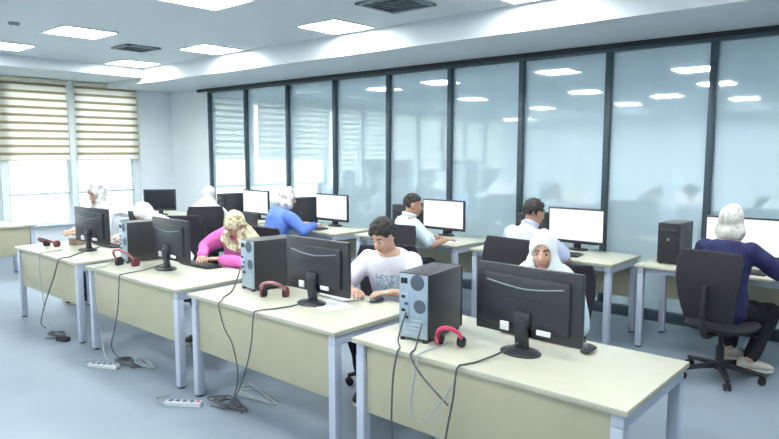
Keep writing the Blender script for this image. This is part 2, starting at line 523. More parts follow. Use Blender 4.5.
# ceiling lights
t = thing('ceiling_light', '', 'ceiling light', group='square ceiling light panels')
bm = bmesh.new()
for sx in (-1, 1):
    box(bm, (sx * .3, 0, -0.008), (0.02, 0.62, 0.016)); box(bm, (0, sx * .3, -0.008), (0.62, 0.02, 0.016))
obj('light_frame', bm, M['lamp_frame'], t)
bm = bmesh.new(); box(bm, (0, 0, -0.005), (0.58, 0.58, 0.008)); obj('diffuser', bm, M['lamp'], t)
CL = Kind(t)
for x, y, lb in [
    (-5.15, 3.36, 'square ceiling light cut by the top edge of the photo, above the pink-dressed person'),
    (-7.65, 3.32, 'square ceiling light panel standing alone at upper left, above the window-side desks'),
    (-7.60, 5.02, 'square ceiling light panel by the ceiling drop, second from the window corner'),
    (-5.20, 5.02, 'square ceiling light panel by the ceiling drop, left of the dark air vent'),
    (-2.85, 5.02, 'square ceiling light panel by the ceiling drop, right of the dark air vent'),
    (-9.35, 3.05, 'square ceiling light panel by the ceiling drop above the striped blinds, at the left edge'),
    (-9.75, 5.02, 'square ceiling light panel in the corner of the ceiling drop nearest the column')]:
    CL.put((x, y, ZC), 0, lb)
CL.put((-0.45, 5.02, ZC), 0, 'square ceiling light panel by the ceiling drop, above the upper right corner of the photo')
for x, y in ((-3.3, 2.3), (-0.6, 2.3), (-9.2, 0), (-6.25, 0), (-3.6, 0), (-0.9, 0), (-9.3, -3.7), (-6.8, -3.7), (-4.0, -3.7), (-1.2, -3.7), (-5.2, -2.0), (-2.4, -2.0)):
    CL.put((x, y, ZC), 0, 'square ceiling light panel above the picture, seen only as a reflection in the glass')

def vent(x, y, s, label):
    t = thing('air_vent', label, 'air vent', (x, y, ZC), 0, 'ceiling air vents')
    bm = bmesh.new()
    for sx in (-1, 1):
        box(bm, (sx * s / 2, 0, -.012), (.04, s + .04, .024), .004); box(bm, (0, sx * s / 2, -.012), (s + .04, .04, .024), .004)
    obj('vent_frame', bm, M['vent'], t)
    bm = bmesh.new()
    for k in range(6): box(bm, (0, -s / 2 + s * (k + .5) / 6, -.012), (s - .03, .05, .004), rot=Euler((R(35), 0, 0)))
    obj('louvres', bm, M['vent'], t)
vent(-3.98, 4.62, .5, 'dark square air vent cut by the top edge of the photo')
vent(-8.25, 4.30, .42, 'small grey ceiling vent between the lights above the window corner')
t = thing('smoke_detector', 'small dark round smoke detector on the ceiling at upper left', 'smoke detector', (-7.62, 2.62, ZC))
bm = bmesh.new(); lathe(bm, [(.055, 0), (.055, -.015), (.045, -.03), (.01, -.034)]); obj('detector_body', bm, M['vent'], t)
bm = bmesh.new(); lathe(bm, [(.02, -.03), (.02, -.04), (.008, -.045)]); obj('sensor_cap', bm, M['lamp_frame'], t)

# ------------------------------------------------------------------ desks
DW = 1.49
def make_desk(depth):
    """long axis along x; modesty panel on the -y side"""
    t = thing('office_desk', '', 'desk')
    bm = bmesh.new(); box(bm, (0, 0, 0.736), (DW, depth, 0.028), 0.004)
    for f in bm.faces:
        if abs(f.normal.z) < .5: f.material_index = 1
    obj('tabletop', bm, [M['top'], M['edge']], t)
    for sx in (-1, 1):
        for sy in (-1, 1):
            bm = bmesh.new(); x, y = sx * (DW / 2 - .045), sy * (depth / 2 - .045)
            box(bm, (x, y, 0.337), (.055, .055, .65), .005)
            lo = obj('leg', bm, M['steel'], t)
            bm = bmesh.new(); cyl(bm, (x, y, 0), (x, y, .014), .026, 14); obj('foot', bm, M['blackm'], lo)
        bm = bmesh.new(); box(bm, (sx * (DW / 2 - .045), 0, .692), (.055, depth - .04, .06), .005); obj('side_rail', bm, M['steel'], t)
    bm = bmesh.new(); box(bm, (0, depth / 2 - .07, .697), (DW - .15, .03, .05), .004); obj('cross_rail', bm, M['steel'], t)
    bm = bmesh.new(); box(bm, (0, -depth / 2 + .05, .53), (DW - .15, .018, .38), .003); obj('modesty_panel', bm, M['panel'], t)
    return t
FD = Kind(make_desk(.78))
FY = 2.38
front = [(-1.62, 'cream office desk at the right front, with steel frame, nearest the viewer'),
         (-3.24, 'cream office desk second from the right in the front row, for the man in white'),
         (-4.88, 'cream office desk of the front row where the pink-dressed person sits'),
         (-6.56, 'cream office desk at the window end of the front row')]
for x, lb in front: FD.put((x, FY + .39, 0), 0, lb, 'desks of the front row')
FD.put((-9.69, 2.58, 0), R(90), 'pale desk standing alone by the window at the left edge', None)
BD = Kind(make_desk(.70))
back = [(-1.31, 5.97, 'cream desk at the glass wall at right, where the navy-jacketed person sits'),
        (-2.93, 5.78, 'cream desk at the glass wall in front of the lilac-shirted man'),
        (-4.59, 5.78, 'cream desk at the glass wall in front of the profile man in pale shirt'),
        (-6.24, 5.62, 'cream desk at the glass wall in front of the person in royal blue'),
        (-7.86, 5.50, 'cream desk at the glass wall in front of the person in the pale lilac headscarf'),
        (-9.50, 5.20, 'cream desk in the window corner carrying the switched-off monitor')]
for x, y, lb in back: BD.put((x, y, 0), PI, lb, 'desks along the glass wall')

# ------------------------------------------------------------------ computers
def make_monitor(lit, wd=.60, ht=.355):
    """screen faces -y; rounded housing behind"""
    t = thing('computer_monitor', '', 'monitor')
    zc = .05 + .02 + ht / 2
    bm = bmesh.new()
    box(bm, (0, 0, zc), (wd, .03, ht), .008)
    box(bm, (0, .022, zc), (wd * .82, .03, ht * .74), .014)
    obj('housing', bm, M['black'], t)
    bm = bmesh.new(); box(bm, (0, -.0155, zc + .008), (wd - .035, .003, ht - .05)); obj('screen', bm, M['screen'] if lit else M['dark_screen'], t)
    bm = bmesh.new()
    tube(bm, smooth_path([(-wd * .36, .039, zc + ht * .27), (0, .041, zc + ht * .20), (wd * .36, .039, zc + ht * .27)]), .004, 6)
    obj('back_highlight', bm, M['vent'], t)  # grey curve modelled in place of the curved highlight on the housing
    bm = bmesh.new()
    for k in range(7): box(bm, (-.09 + k * .03, .038, zc + ht * .06), (.018, .004, .006))
    obj('back_vents', bm, M['blackm'], t)
    bm = bmesh.new()
    box(bm, (0, .05, .09), (.07, .03, .17), .008, rot=Euler((R(-8), 0, 0)))
    box(bm, (0, .045, .17), (.09, .03, .07), .008)
    obj('neck', bm, M['black'], t)
    bm = bmesh.new()
    secs = [(V(0, .055, z), V(1, 0, 0), V(0, 1, 0), r * 1.12, r * .85) for z, r in ((0, .095), (.008, .097), (.016, .085), (.022, .045))]
    loft(bm, secs, 32); obj('base', bm, M['black'], t)
    for sx in (-.12, .10):
        bm = bmesh.new(); box(bm, (sx, .05, zc - ht * .36), (.075 if sx < 0 else .05, .012, .026 if sx < 0 else .045), .004); obj('cable_plug', bm, M['whiteplast'], t)
    bm = bmesh.new(); box(bm, (wd / 2 - .05, -.016, zc - ht / 2 + .009), (.03, .003, .005)); obj('power_button', bm, M['vent'], t)
    return t
MF = Kind(make_monitor(True)); ML = MF; MO = Kind(make_monitor(False, .48, .33))
T = 0.75
for x, y, rz, lb in [
    (-1.545, 2.80, R(178), 'black monitor seen from behind in front of the white-headscarf woman'),
    (-3.09, 2.80, R(180), 'black monitor seen from behind beside the white T-shirt man'),
    (-4.93, 2.81, R(178), 'black monitor seen from behind next to the pink-dressed person'),
    (-6.47, 2.83, R(186), 'black monitor seen from behind on the desk at the window end')]:
    MF.put((x, y, T), rz, lb, 'monitors seen from behind on the front desks')
for x, y, rz, lb in [
    (-1.33, 6.14, R(2), 'lit white monitor in front of the navy-jacketed person at right'),
    (-2.79, 6.00, R(0), 'lit white monitor right of the lilac-shirted man'),
    (-4.43, 6.00, R(0), 'lit white monitor right of the profile man'),
    (-6.10, 5.80, R(0), 'lit white monitor right of the person in royal blue'),
    (-7.54, 5.66, R(0), 'lit bluish white monitor beyond the floral headscarf')]:
    ML.put((x, y, T), rz, lb, 'lit monitors along the glass wall')
MO.put((-9.14, 5.05, T), R(48), 'switched-off black monitor in the window corner')

def make_tower():
    """rear face towards -y, front towards +y"""
    W_, D_, H_ = .185, .35, .35
    t = thing('computer_tower', '', 'computer')
    bm = bmesh.new(); box(bm, (0, 0, H_ / 2 + .012), (W_, D_, H_), .005); obj('case', bm, M['case'], t)
    bm = bmesh.new(); box(bm, (0, -D_ / 2 - .002, H_ / 2 + .012), (W_ - .012, .006, H_ - .012), .001)
    rp = obj('rear_panel', bm, M['rear'], t)
    bm = bmesh.new(); cyl(bm, (.025, -D_ / 2 - .007, H_ - .035), (.025, -D_ / 2 - .004, H_ - .035), .042, 24); obj('power_supply_fan', bm, M['grille'], rp)
    bm = bmesh.new(); box(bm, (-.055, -D_ / 2 - .007, H_ - .03), (.04, .006, .03), .002); obj('power_socket', bm, M['blackm'], rp)
    bm = bmesh.new(); box(bm, (-.05, -D_ / 2 - .006, H_ - .17), (.05, .005, .15), .001)
    obj('port_plate', bm, M['slot'], rp)
    for k in range(4):
        bm = bmesh.new(); box(bm, (-.05 + (.01 if k % 2 else -.008), -D_ / 2 - .010, H_ - .115 - k * .036), (.022, .008, .014), .001)
        obj('port', bm, M['blueport'] if k == 1 else M['blackm'], rp)
    bm = bmesh.new(); cyl(bm, (.04, -D_ / 2 - .007, H_ - .16), (.04, -D_ / 2 - .004, H_ - .16), .036, 24); obj('case_fan', bm, M['grille'], rp)
    for k in range(4):
        bm = bmesh.new(); box(bm, (.0, -D_ / 2 - .0065, .045 + k * .022), (.12, .004, .014), .001); obj('expansion_slot', bm, M['slot'], rp)
    bm = bmesh.new(); box(bm, (0, D_ / 2 + .012, H_ / 2 + .012), (W_, .024, H_), .008); fp = obj('front_panel', bm, M['blackm'], t)
    bm = bmesh.new(); box(bm, (0, D_ / 2 + .025, H_ - .06), (W_ - .04, .004, .042), .002); obj('disc_drive', bm, M['black'], fp)
    bm = bmesh.new(); cyl(bm, (.0, D_ / 2 + .023, H_ - .13), (.0, D_ / 2 + .028, H_ - .13), .013, 16); obj('power_button', bm, M['vent'], fp)
    for sx in (-1, 1):
        for sy in (-1, 1):
            bm = bmesh.new(); cyl(bm, (sx * .07, sy * .17, 0), (sx * .07, sy * .17, .014), .014, 12); obj('foot', bm, M['blackm'], t)
    return t
TW = Kind(make_tower())
for x, y, rz, lb in [
    (-2.09, 2.72, R(7), 'computer tower on the desk nearest the viewer, its silver back beside the pink headset'),
    (-3.725, 2.90, R(-6), 'computer tower beside the tangle of cables on the second front desk'),
    (-5.50, 2.86, R(-6), 'computer tower with the red ring headset leaning against it'),
    ]:
    TW.put((x, y, T), rz, lb, 'towers on the front desks')
for x, y, rz, lb in [
    (-1.83, 5.98, PI, 'black computer tower behind the back of the navy-jacketed person\'s chair'),
    (-3.20, 5.88, PI, 'black computer tower behind the head of the lilac-shirted man'),
    (-4.86, 5.88, PI, 'black computer tower behind the head of the profile man'),
    (-6.60, 5.74, PI, 'black computer tower right of the person in royal blue'),
    (-8.02, 5.58, PI, 'black computer tower right of the pale-headscarf person by the glass'),]:
    TW.put((x, y, T), rz, lb, 'towers along the glass wall')

def make_keyboard():
    t = thing('keyboard', '', 'keyboard')
    bm = bmesh.new(); box(bm, (0, 0, .010), (.44, .15, .016), .005, rot=Euler((R(3), 0, 0))); obj('keyboard_body', bm, M['black'], t)
    bm = bmesh.new()
    for r in range(5):
        for k in range(14):
            if r == 0 and 4 <= k <= 8: continue
            box(bm, (-.182 + k * .028, -.052 + r * .026, .0215 + (r - 2) * .0014), (.023, .021, .006), .002, seg=1)
    box(bm, (-.012, -.052, .0187), (.135, .021, .006), .002, seg=1)
    obj('keys', bm, M['greykey'], t)
    return t
KB = Kind(make_keyboard())
kb0 = thing('keyboard', 'white keyboard under the hands of the white T-shirt man', 'keyboard', (-3.16, 3.0, T), R(172), 'keyboards on the desks')
for ch in [x for x in bpy.data.objects if x.parent is KB.root]:
    c = ch.copy(); c.data = ch.data.copy(); c.data.materials[0] = M['whiteplast']; COL.objects.link(c); c.parent = kb0
for x, y, rz, lb in [(-4.86, 3.04, R(180), 'dark keyboard left of the pink-dressed person'),
                     (-1.60, 3.06, R(180), 'dark keyboard behind the nearest monitor'),
                     (-6.60, 3.05, R(180), 'dark keyboard behind the window-end monitor'),
                     (-2.80, 5.66, 0, 'dark keyboard in front of the lilac-shirted man'),
                     (-4.42, 5.60, 0, 'dark keyboard in front of the profile man'),
                     (-6.10, 5.45, 0, 'dark keyboard in front of the person in royal blue'),
                     (-1.28, 5.80, 0, 'dark keyboard in front of the navy-jacketed person'),
                     (-7.55, 5.30, 0, 'dark keyboard in front of the pale-headscarf person by the glass')]:
    KB.put((x, y, T), rz, lb, 'keyboards on the desks')

def make_mouse():
    t = thing('computer_mouse', '', 'mouse')
    bm = bmesh.new()
    loft(bm, [(V(0, y, .004 + h / 2), V(1, 0, 0), V(0, 0, 1), w_, h / 2) for y, w_, h in ((-.054, .012, .012), (-.045, .026, .024), (-.015, .031, .036), (.02, .029, .032), (.045, .024, .02), (.054, .012, .010))], 18)
    obj('mouse_shell', bm, M['black'], t)
    bm = bmesh.new(); cyl(bm, (-.004, .026, .034), (.004, .026, .034), .008, 12); obj('scroll_wheel', bm, M['vent'], t)
    return t
MS = Kind(make_mouse())
for x, y, rz, lb in [(-2.80, 3.06, R(175), 'black mouse at the right end of the white T-shirt man\'s desk'),
                     (-1.30, 2.98, R(180), 'black mouse right of the nearest monitor')]:
    MS.put((x, y, T), rz, lb, 'computer mice')

def headset(label, loc, rotz, band_m, cup_m, tilt=80, ring=1.0, cup2=None):
    """over-ear headset lying on the desk"""
    t = thing('headset', label, 'headset', loc, rotz, 'headsets on the front desks')
    rot = Euler((R(tilt), 0, 0)).to_matrix()
    base = V(0, 0, .022)
    def P(x, z): return base + rot @ V(x * ring, 0, z * ring)
    bm = bmesh.new(); tube(bm, [P(.075 * math.cos(a), .04 + .085 * math.sin(a)) for a in [PI * i / 16 for i in range(17)]], .011, 10, 0, True)
    tube(bm, [P(.075, .04), P(.078, .0)], .008, 8); tube(bm, [P(-.075, .04), P(-.078, .0)], .008, 8)
    obj('headband', bm, band_m, t)
    for s in (-1, 1):
        bm = bmesh.new(); c = P(s * .07, -.005); ax = rot @ V(s, 0, 0)
        tube(bm, [c - ax * .002, c + ax * .012, c + ax * .022], [.036 * ring, .036 * ring, .024 * ring], 20); co = obj('ear_cup', bm, cup2 if cup2 and s > 0 else cup_m, t)
        bm = bmesh.new(); tube(bm, [c - ax * .018, c - ax * .002], [.028 * ring, .035 * ring], 20); obj('ear_cushion', bm, M['foam'], co)
    bm = bmesh.new(); tube(bm, smooth_path([P(-.085, -.02), P(-.07, -.06) , P(-.02, -.085)]), .004, 8, 0, True); obj('microphone_arm', bm, M['blackm'], t)
    return t
headset('pink and black headset in front of the nearest computer tower', (-1.87, 2.60, T + .012), R(20), M['red'], M['red'], 38, .8, M['blackm'])
headset('dark headset half hidden in the cables on the second front desk', (-3.44, 2.72, T + .008), R(35), M['palered'], M['darkred'], 50, 1.1)
headset('red ring headset leaning on the tower left of the pink-dressed person', (-5.34, 2.62, T + .012), R(20), M['palered'], M['darkred'], 40, 1.25)
headset('dark red headset at the window-side end of the front row', (-7.02, 2.64, T + .008), R(15), M['darkred'], M['darkred'], 62, 1.1)

# small things on the window-end desk
t = thing('wooden_box', 'small brown box behind the dark red headset', 'box', (-6.92, 2.86, T), R(10))
bm = bmesh.new(); box(bm, (0, 0, .035), (.14, .10, .07), .004); obj('box_body', bm, mat('brown_card', (.24, .17, .13), .7), t)
bm = bmesh.new(); box(bm, (0, 0, .074), (.145, .105, .010), .002); obj('box_lid', bm, mat('brown_card_lid', (.33, .25, .2), .7), t)

# papers
def paper(x, y, z, rz, label, n=1):
    bm = bmesh.new()
    for k in range(n): box(bm, (0, 0, .0012 + k * .0012), (.21, .297, .001), rot=Euler((0, 0, R(k * 3))))
    o = obj('paper_sheet', bm, M['paper'], None); o.location = (x, y, z); o.rotation_euler = (0, 0, rz)
    tag(o, label, 'paper')
paper(-2.98, 3.03 - .22, T, R(70), 'white paper sheet in front of the white T-shirt man')
paper(-4.18, 5.62, T, R(85), 'white paper on the desk of the profile man')

# cables ------------------------------------------------------------------
def cable(label, pts, m=None, r=.0055, name='power_cable', group='cables hanging from the front desks'):
    bm = bmesh.new(); tube(bm, smooth_path(pts, 7), r, 8, 0, True)
    return tag(obj(name, bm, m or M['cable'], None, 180), label, 'cable', group)
z1 = T + .008
yf = FY - .012
cable('black monitor cable running off the front of the nearest desk', [(-1.53, 2.88, .84), (-1.58, 2.66, z1 + .02), (-1.62, 2.48, z1), (-1.64, FY + .03, z1), (-1.655, yf - .012, .745), (-1.67, yf - .02, .6), (-1.70, yf - .03, .42), (-1.74, yf - .02, .2), (-1.80, 2.42, .02), (-1.98, 2.5, .012)], r=.005)
cable('black cable falling from the left corner of the nearest tower', [(-2.10, 2.52, .90), (-2.10, 2.46, z1 + .02), (-2.04, FY + .02, z1), (-2.02, yf - .012, .74), (-2.03, yf - .03, .62), (-2.05, yf - .02, .4), (-2.03, yf - .04, .2), (-2.10, 2.34, .02), (-2.24, 2.4, .012)], r=.005)
cable('black cable slanting across the front panel of the nearest desk', [(-2.0, 2.53, .86), (-1.97, 2.44, z1), (-1.95, FY + .01, z1), (-1.93, yf - .012, .74), (-1.86, yf - .02, .67), (-1.76, yf - .02, .60), (-1.69, yf - .035, .57)], r=.005)
cable('thin grey cable looping across the front panel of the nearest desk', [(-1.90, 2.60, z1), (-1.90, FY + .01, z1), (-1.89, yf - .012, .73), (-1.92, yf - .02, .5), (-1.86, yf - .02, .43), (-1.74, yf - .04, .55), (-1.66, yf - .04, .68)], M['greycable'], r=.004)
cable('black cable at the left of the second front desk', [(-3.80, 2.71, .92), (-3.78, 2.62, z1 + .01), (-3.66, 2.46, z1), (-3.58, FY + .01, z1), (-3.565, yf - .012, .735), (-3.50, yf - .02, .6), (-3.41, yf - .02, .5), (-3.36, yf - .02, .32), (-3.44, yf, .14), (-3.56, 2.36, .03), (-3.62, 2.42, .012)], r=.0045)
cable('black cable down the middle of the second front desk', [(-3.08, 2.88, .84), (-3.10, 2.66, z1 + .01), (-3.14, 2.5, z1), (-3.18, FY + .01, z1), (-3.19, yf - .012, .735), (-3.21, yf - .02, .55), (-3.27, yf - .03, .35), (-3.40, yf - .01, .16), (-3.56, 2.38, .03), (-3.70, 2.36, .012)], r=.0045)
cable('black cable falling in front of the third front desk', [(-5.06, 2.84, z1 + .02), (-5.0, 2.6, z1), (-4.95, FY + .01, z1), (-4.94, yf - .012, .735), (-4.97, yf - .02, .5), (-5.05, yf - .02, .3), (-5.16, yf, .12), (-5.14, 2.42, .014), (-4.98, 2.46, .012)], r=.0045)
cable('grey cable beside the left leg of the third front desk', [(-5.45, 2.60, z1 + .05), (-5.42, 2.48, z1), (-5.38, FY + .01, z1), (-5.37, yf - .012, .735), (-5.36, yf - .03, .5), (-5.30, yf - .02, .25), (-5.22, 2.34, .03), (-5.05, 2.38, .012)], M['greycable'], r=.0045)
cable('black cable falling from the window-end desk', [(-6.44, 2.9, z1 + .02), (-6.3, 2.62, z1), (-6.14, 2.46, z1), (-6.12, FY + .01, z1), (-6.13, yf - .012, .735), (-6.22, yf - .02, .58), (-6.36, yf - .02, .42), (-6.52, yf - .02, .22), (-6.66, yf, .05), (-6.58, 2.38, .012)], r=.0055)
cable('second black cable at the middle of the window-end desk', [(-6.66, 2.6, z1), (-6.60, 2.46, z1), (-6.58, FY + .01, z1), (-6.57, yf - .012, .735), (-6.56, yf - .02, .5), (-6.48, yf - .02, .2), (-6.36, 2.36, .014)], M['greycable'], r=.005)
def tangle(label, c, rad, n, seed, m):
    rr = random.Random(seed); pts = []
    for k in range(n):
        a = k * 2.1 + rr.uniform(-.4, .4); q = rad * rr.uniform(.45, 1)
        pts.append((c[0] + q * math.cos(a) * 1.3, c[1] + q * math.sin(a) * .6, .008 + .012 * (k % 3)))
    cable(label, pts, m, .0055, 'cable_coil', 'cable coils on the floor')
tangle('black cable coil on the floor before the second front desk', (-3.64, 2.46), .17, 16, 1, M['cable'])
tangle('grey cable coil on the floor behind the black coil of the second front desk', (-3.66, 2.68), .22, 16, 2, M['greycable'])
tangle('dark cable coil on the floor before the third front desk', (-5.00, 2.42), .15, 16, 3, M['cable'])
tangle('dark cable coil on the floor before the window-end desk', (-6.24, 2.36), .14, 14, 4, M['cable'])
tangle('grey cable coil on the floor beside the white strip of the third desk', (-4.86, 2.50), .12, 12, 5, M['greycable'])

def make_strip():
    t = thing('power_strip', '', 'power strip')
    bm = bmesh.new(); box(bm, (0, 0, .018), (.26, .06, .036), .008); so = obj('strip_body', bm, mat('grey_white_plastic', (.50, .55, .58), .5), t)
    for k in range(4):
        bm = bmesh.new(); cyl(bm, (-.09 + k * .05, 0, .0355), (-.09 + k * .05, 0, .038), .017, 16); obj('socket', bm, M['grille'], t)
    bm = bmesh.new(); box(bm, (.105, 0, .038), (.02, .014, .008), .002); obj('switch', bm, M['red'], t)
    bm = bmesh.new(); tube(bm, smooth_path([(-.13, 0, .015), (-.2, .02, .008), (-.25, .10, .008), (-.18, .17, .008)]), .005, 8); obj('strip_cord', bm, M['greycable'], t)
    return t
PS = Kind(make_strip())
PS.put((-3.86, 2.25, 0), R(35), 'white power strip on the floor by the legs between the second and third front desks', 'power strips on the floor')
PS.put((-5.04, 2.24, 0), R(30), 'white power strip on the floor among cables before the third front desk', 'power strips on the floor')
t = thing('power_adapter', 'black power adapter on the floor before the window-end desk', 'power adapter', (-6.05, 2.33, 0), R(20))
bm = bmesh.new(); box(bm, (0, 0, .02), (.13, .06, .04), .008); obj('adapter_body', bm, M['blackm'], t)
bm = bmesh.new(); tube(bm, smooth_path([(-.065, 0, .015), (-.12, .02, .008), (-.2, -.02, .008)]), .005, 8); obj('adapter_cord', bm, M['cable'], t)

# ------------------------------------------------------------------ chairs
def make_chair():
    """sitter faces +y"""
    t = thing('office_chair', '', 'chair')
    bm = bmesh.new(); loft(bm, [(V(0, .01, z), V(1, 0, 0), V(0, 1, 0), rx, ry) for z, rx, ry in ((.385, .18, .18), (.40, .225, .225), (.43, .24, .235), (.452, .225, .22), (.458, .18, .18))], 32, power=3.2)
    obj('seat', bm, M['cushion'], t)
    bm = bmesh.new()
    secs = []
    for k in range(9):
        u = k / 8; z = .50 + u * .50
        wd = .175 + .05 * min(1, u * 1.6) - (.012 if u == 1 else 0)
        secs.append((V(0, -.235 - .05 * math.sin(PI * u * .9) + .01 * u, z), V(1, 0, 0), V(0, 1, 0), wd, .016))
    loft(bm, secs, 28, power=5)
    bo = obj('backrest', bm, M['mesh'], t)
    bm = bmesh.new()
    fr = [(s[0] + V(sx * s[3], 0, 0)) for sx in (1,) for s in secs] + [(s[0] + V(-s[3], 0, 0)) for s in reversed(secs)]
    tube(bm, fr + [fr[0]], .013, 8); obj('back_frame', bm, M['blackm'], bo)
    bm = bmesh.new(); tube(bm, smooth_path([(0, -.05, .375), (0, -.24, .37), (0, -.315, .45), (0, -.315, .62), (0, -.297, .76)]), [.02] * 25, 10); obj('back_bracket', bm, M['blackm'], t)
    bm = bmesh.new(); box(bm, (0, 0, .37), (.2, .24, .035), .01); cyl(bm, (.1, .05, .37), (.24, .05, .365), .008, 8); obj('tilt_mechanism', bm, M['blackm'], t)
    bm = bmesh.new(); cyl(bm, (0, 0, .09), (0, 0, .25), .03, 16); cyl(bm, (0, 0, .25), (0, 0, .36), .018, 16); obj('gas_lift', bm, M['blackm'], t)
    bm = bmesh.new()
    lathe(bm, [(.045, .075), (.045, .13), (.035, .14)], n=20)
    for k in range(5):
        a = 2 * PI * k / 5 + .3; d = V(math.cos(a), math.sin(a), 0); s = V(-d.y, d.x, 0)
        loft(bm, [(d * q + V(0, 0, z), s, V(0, 0, 1), wq, hq) for q, z, wq, hq in ((.02, .105, .03, .022), (.17, .092, .023, .017), (.30, .075, .017, .013))], 12, power=3)
    obj('star_base', bm, M['blackm'], t)
    for k in range(5):
        a = 2 * PI * k / 5 + .3; d = V(math.cos(a), math.sin(a), 0); s = V(-d.y, d.x, 0)
        bm = bmesh.new(); c = d * .29 + V(0, 0, .028)
        for q in (-1, 1): cyl(bm, c + s * (q * .008), c + s * (q * .024), .028, 18)
        cyl(bm, c + V(0, 0, .01), c + V(0, 0, .045), .009, 10); cyl(bm, c - s * .02, c + s * .02, .008, 8)
        obj('caster', bm, M['blackm'], t)
    return t
CH = Kind(make_chair())

# ------------------------------------------------------------------ people
def rotm(yaw=0, pitch=0, roll=0):
    """head/torso rotation: yaw about z (left +), pitch forward (down +), roll sideways (to the right +)"""
    return Matrix.Rotation(yaw, 3, 'Z') @ Matrix.Rotation(-pitch, 3, 'X') @ Matrix.Rotation(roll, 3, 'Y')

def hand(bm, w, h, nrm, side, S, grip=.5):
    """palm, five fingers; w wrist, h forward direction, nrm palm-down normal (back of the hand is -nrm), side=+1 right hand"""
    h = h.normalized(); nrm = (nrm - h * nrm.dot(h)).normalized(); x = h.cross(-nrm).normalized() * 1.0
    # x points to the right of the hand when the back faces up
    secs = []
    for u, rx, ry in ((-.012, .024, .019), (.01, .030, .017), (.045, .038, .015), (.078, .040, .013), (.092, .034, .009)):
        secs.append((w + h * u * S, x, -nrm, rx * S, ry * S))
    loft(bm, secs, 14)
    for k, (off, L) in enumerate(((-.029, .058), (-.010, .074), (.010, .080), (.029, .070))):
        if side < 0: off = -off
        p = w + h * .082 * S + x * off * S * side * side
        d = (h + x * off * 2.2).normalized(); pts = [w + h * .06 * S + x * off * S, p]; rad = [.009 * S, .0088 * S]
        for j, f in enumerate((.42, .32, .26)):
            ang = grip * (.35 + .5 * j)
            dd = (d * math.cos(ang) + nrm * math.sin(ang)).normalized()
            p = p + dd * L * f * S; pts.append(p); rad.append((.0084 - .001 * j) * S)
        tube(bm, pts, rad, 9, 0, True)
    s = -side    # thumb on the inner side
    p0 = w + h * .02 * S + x * (.026 * s) * S
    p1 = p0 + (h * .026 + x * (.024 * s) + nrm * .012) * S
    p2 = p1 + (h * .030 + x * (.008 * s) + nrm * .010) * S
    p3 = p2 + (h * .024 - x * (.002 * s) + nrm * .006) * S
    tube(bm, [p0, p1, p2, p3], [.013 * S, .0115 * S, .010 * S, .0085 * S], 10, 0, True)

def ik(s, w_, l1, l2, pole):
    d = w_ - s; L = d.length
    if L > (l1 + l2) * .995:
        w_ = s + d * ((l1 + l2) * .995 / L); d = w_ - s; L = d.length
    d.normalize()
    a = (l1 * l1 - l2 * l2 + L * L) / (2 * L); hh = math.sqrt(max(0, l1 * l1 - a * a))
    p = (pole - d * pole.dot(d)).normalized()
    return s + d * a + p * hh, w_

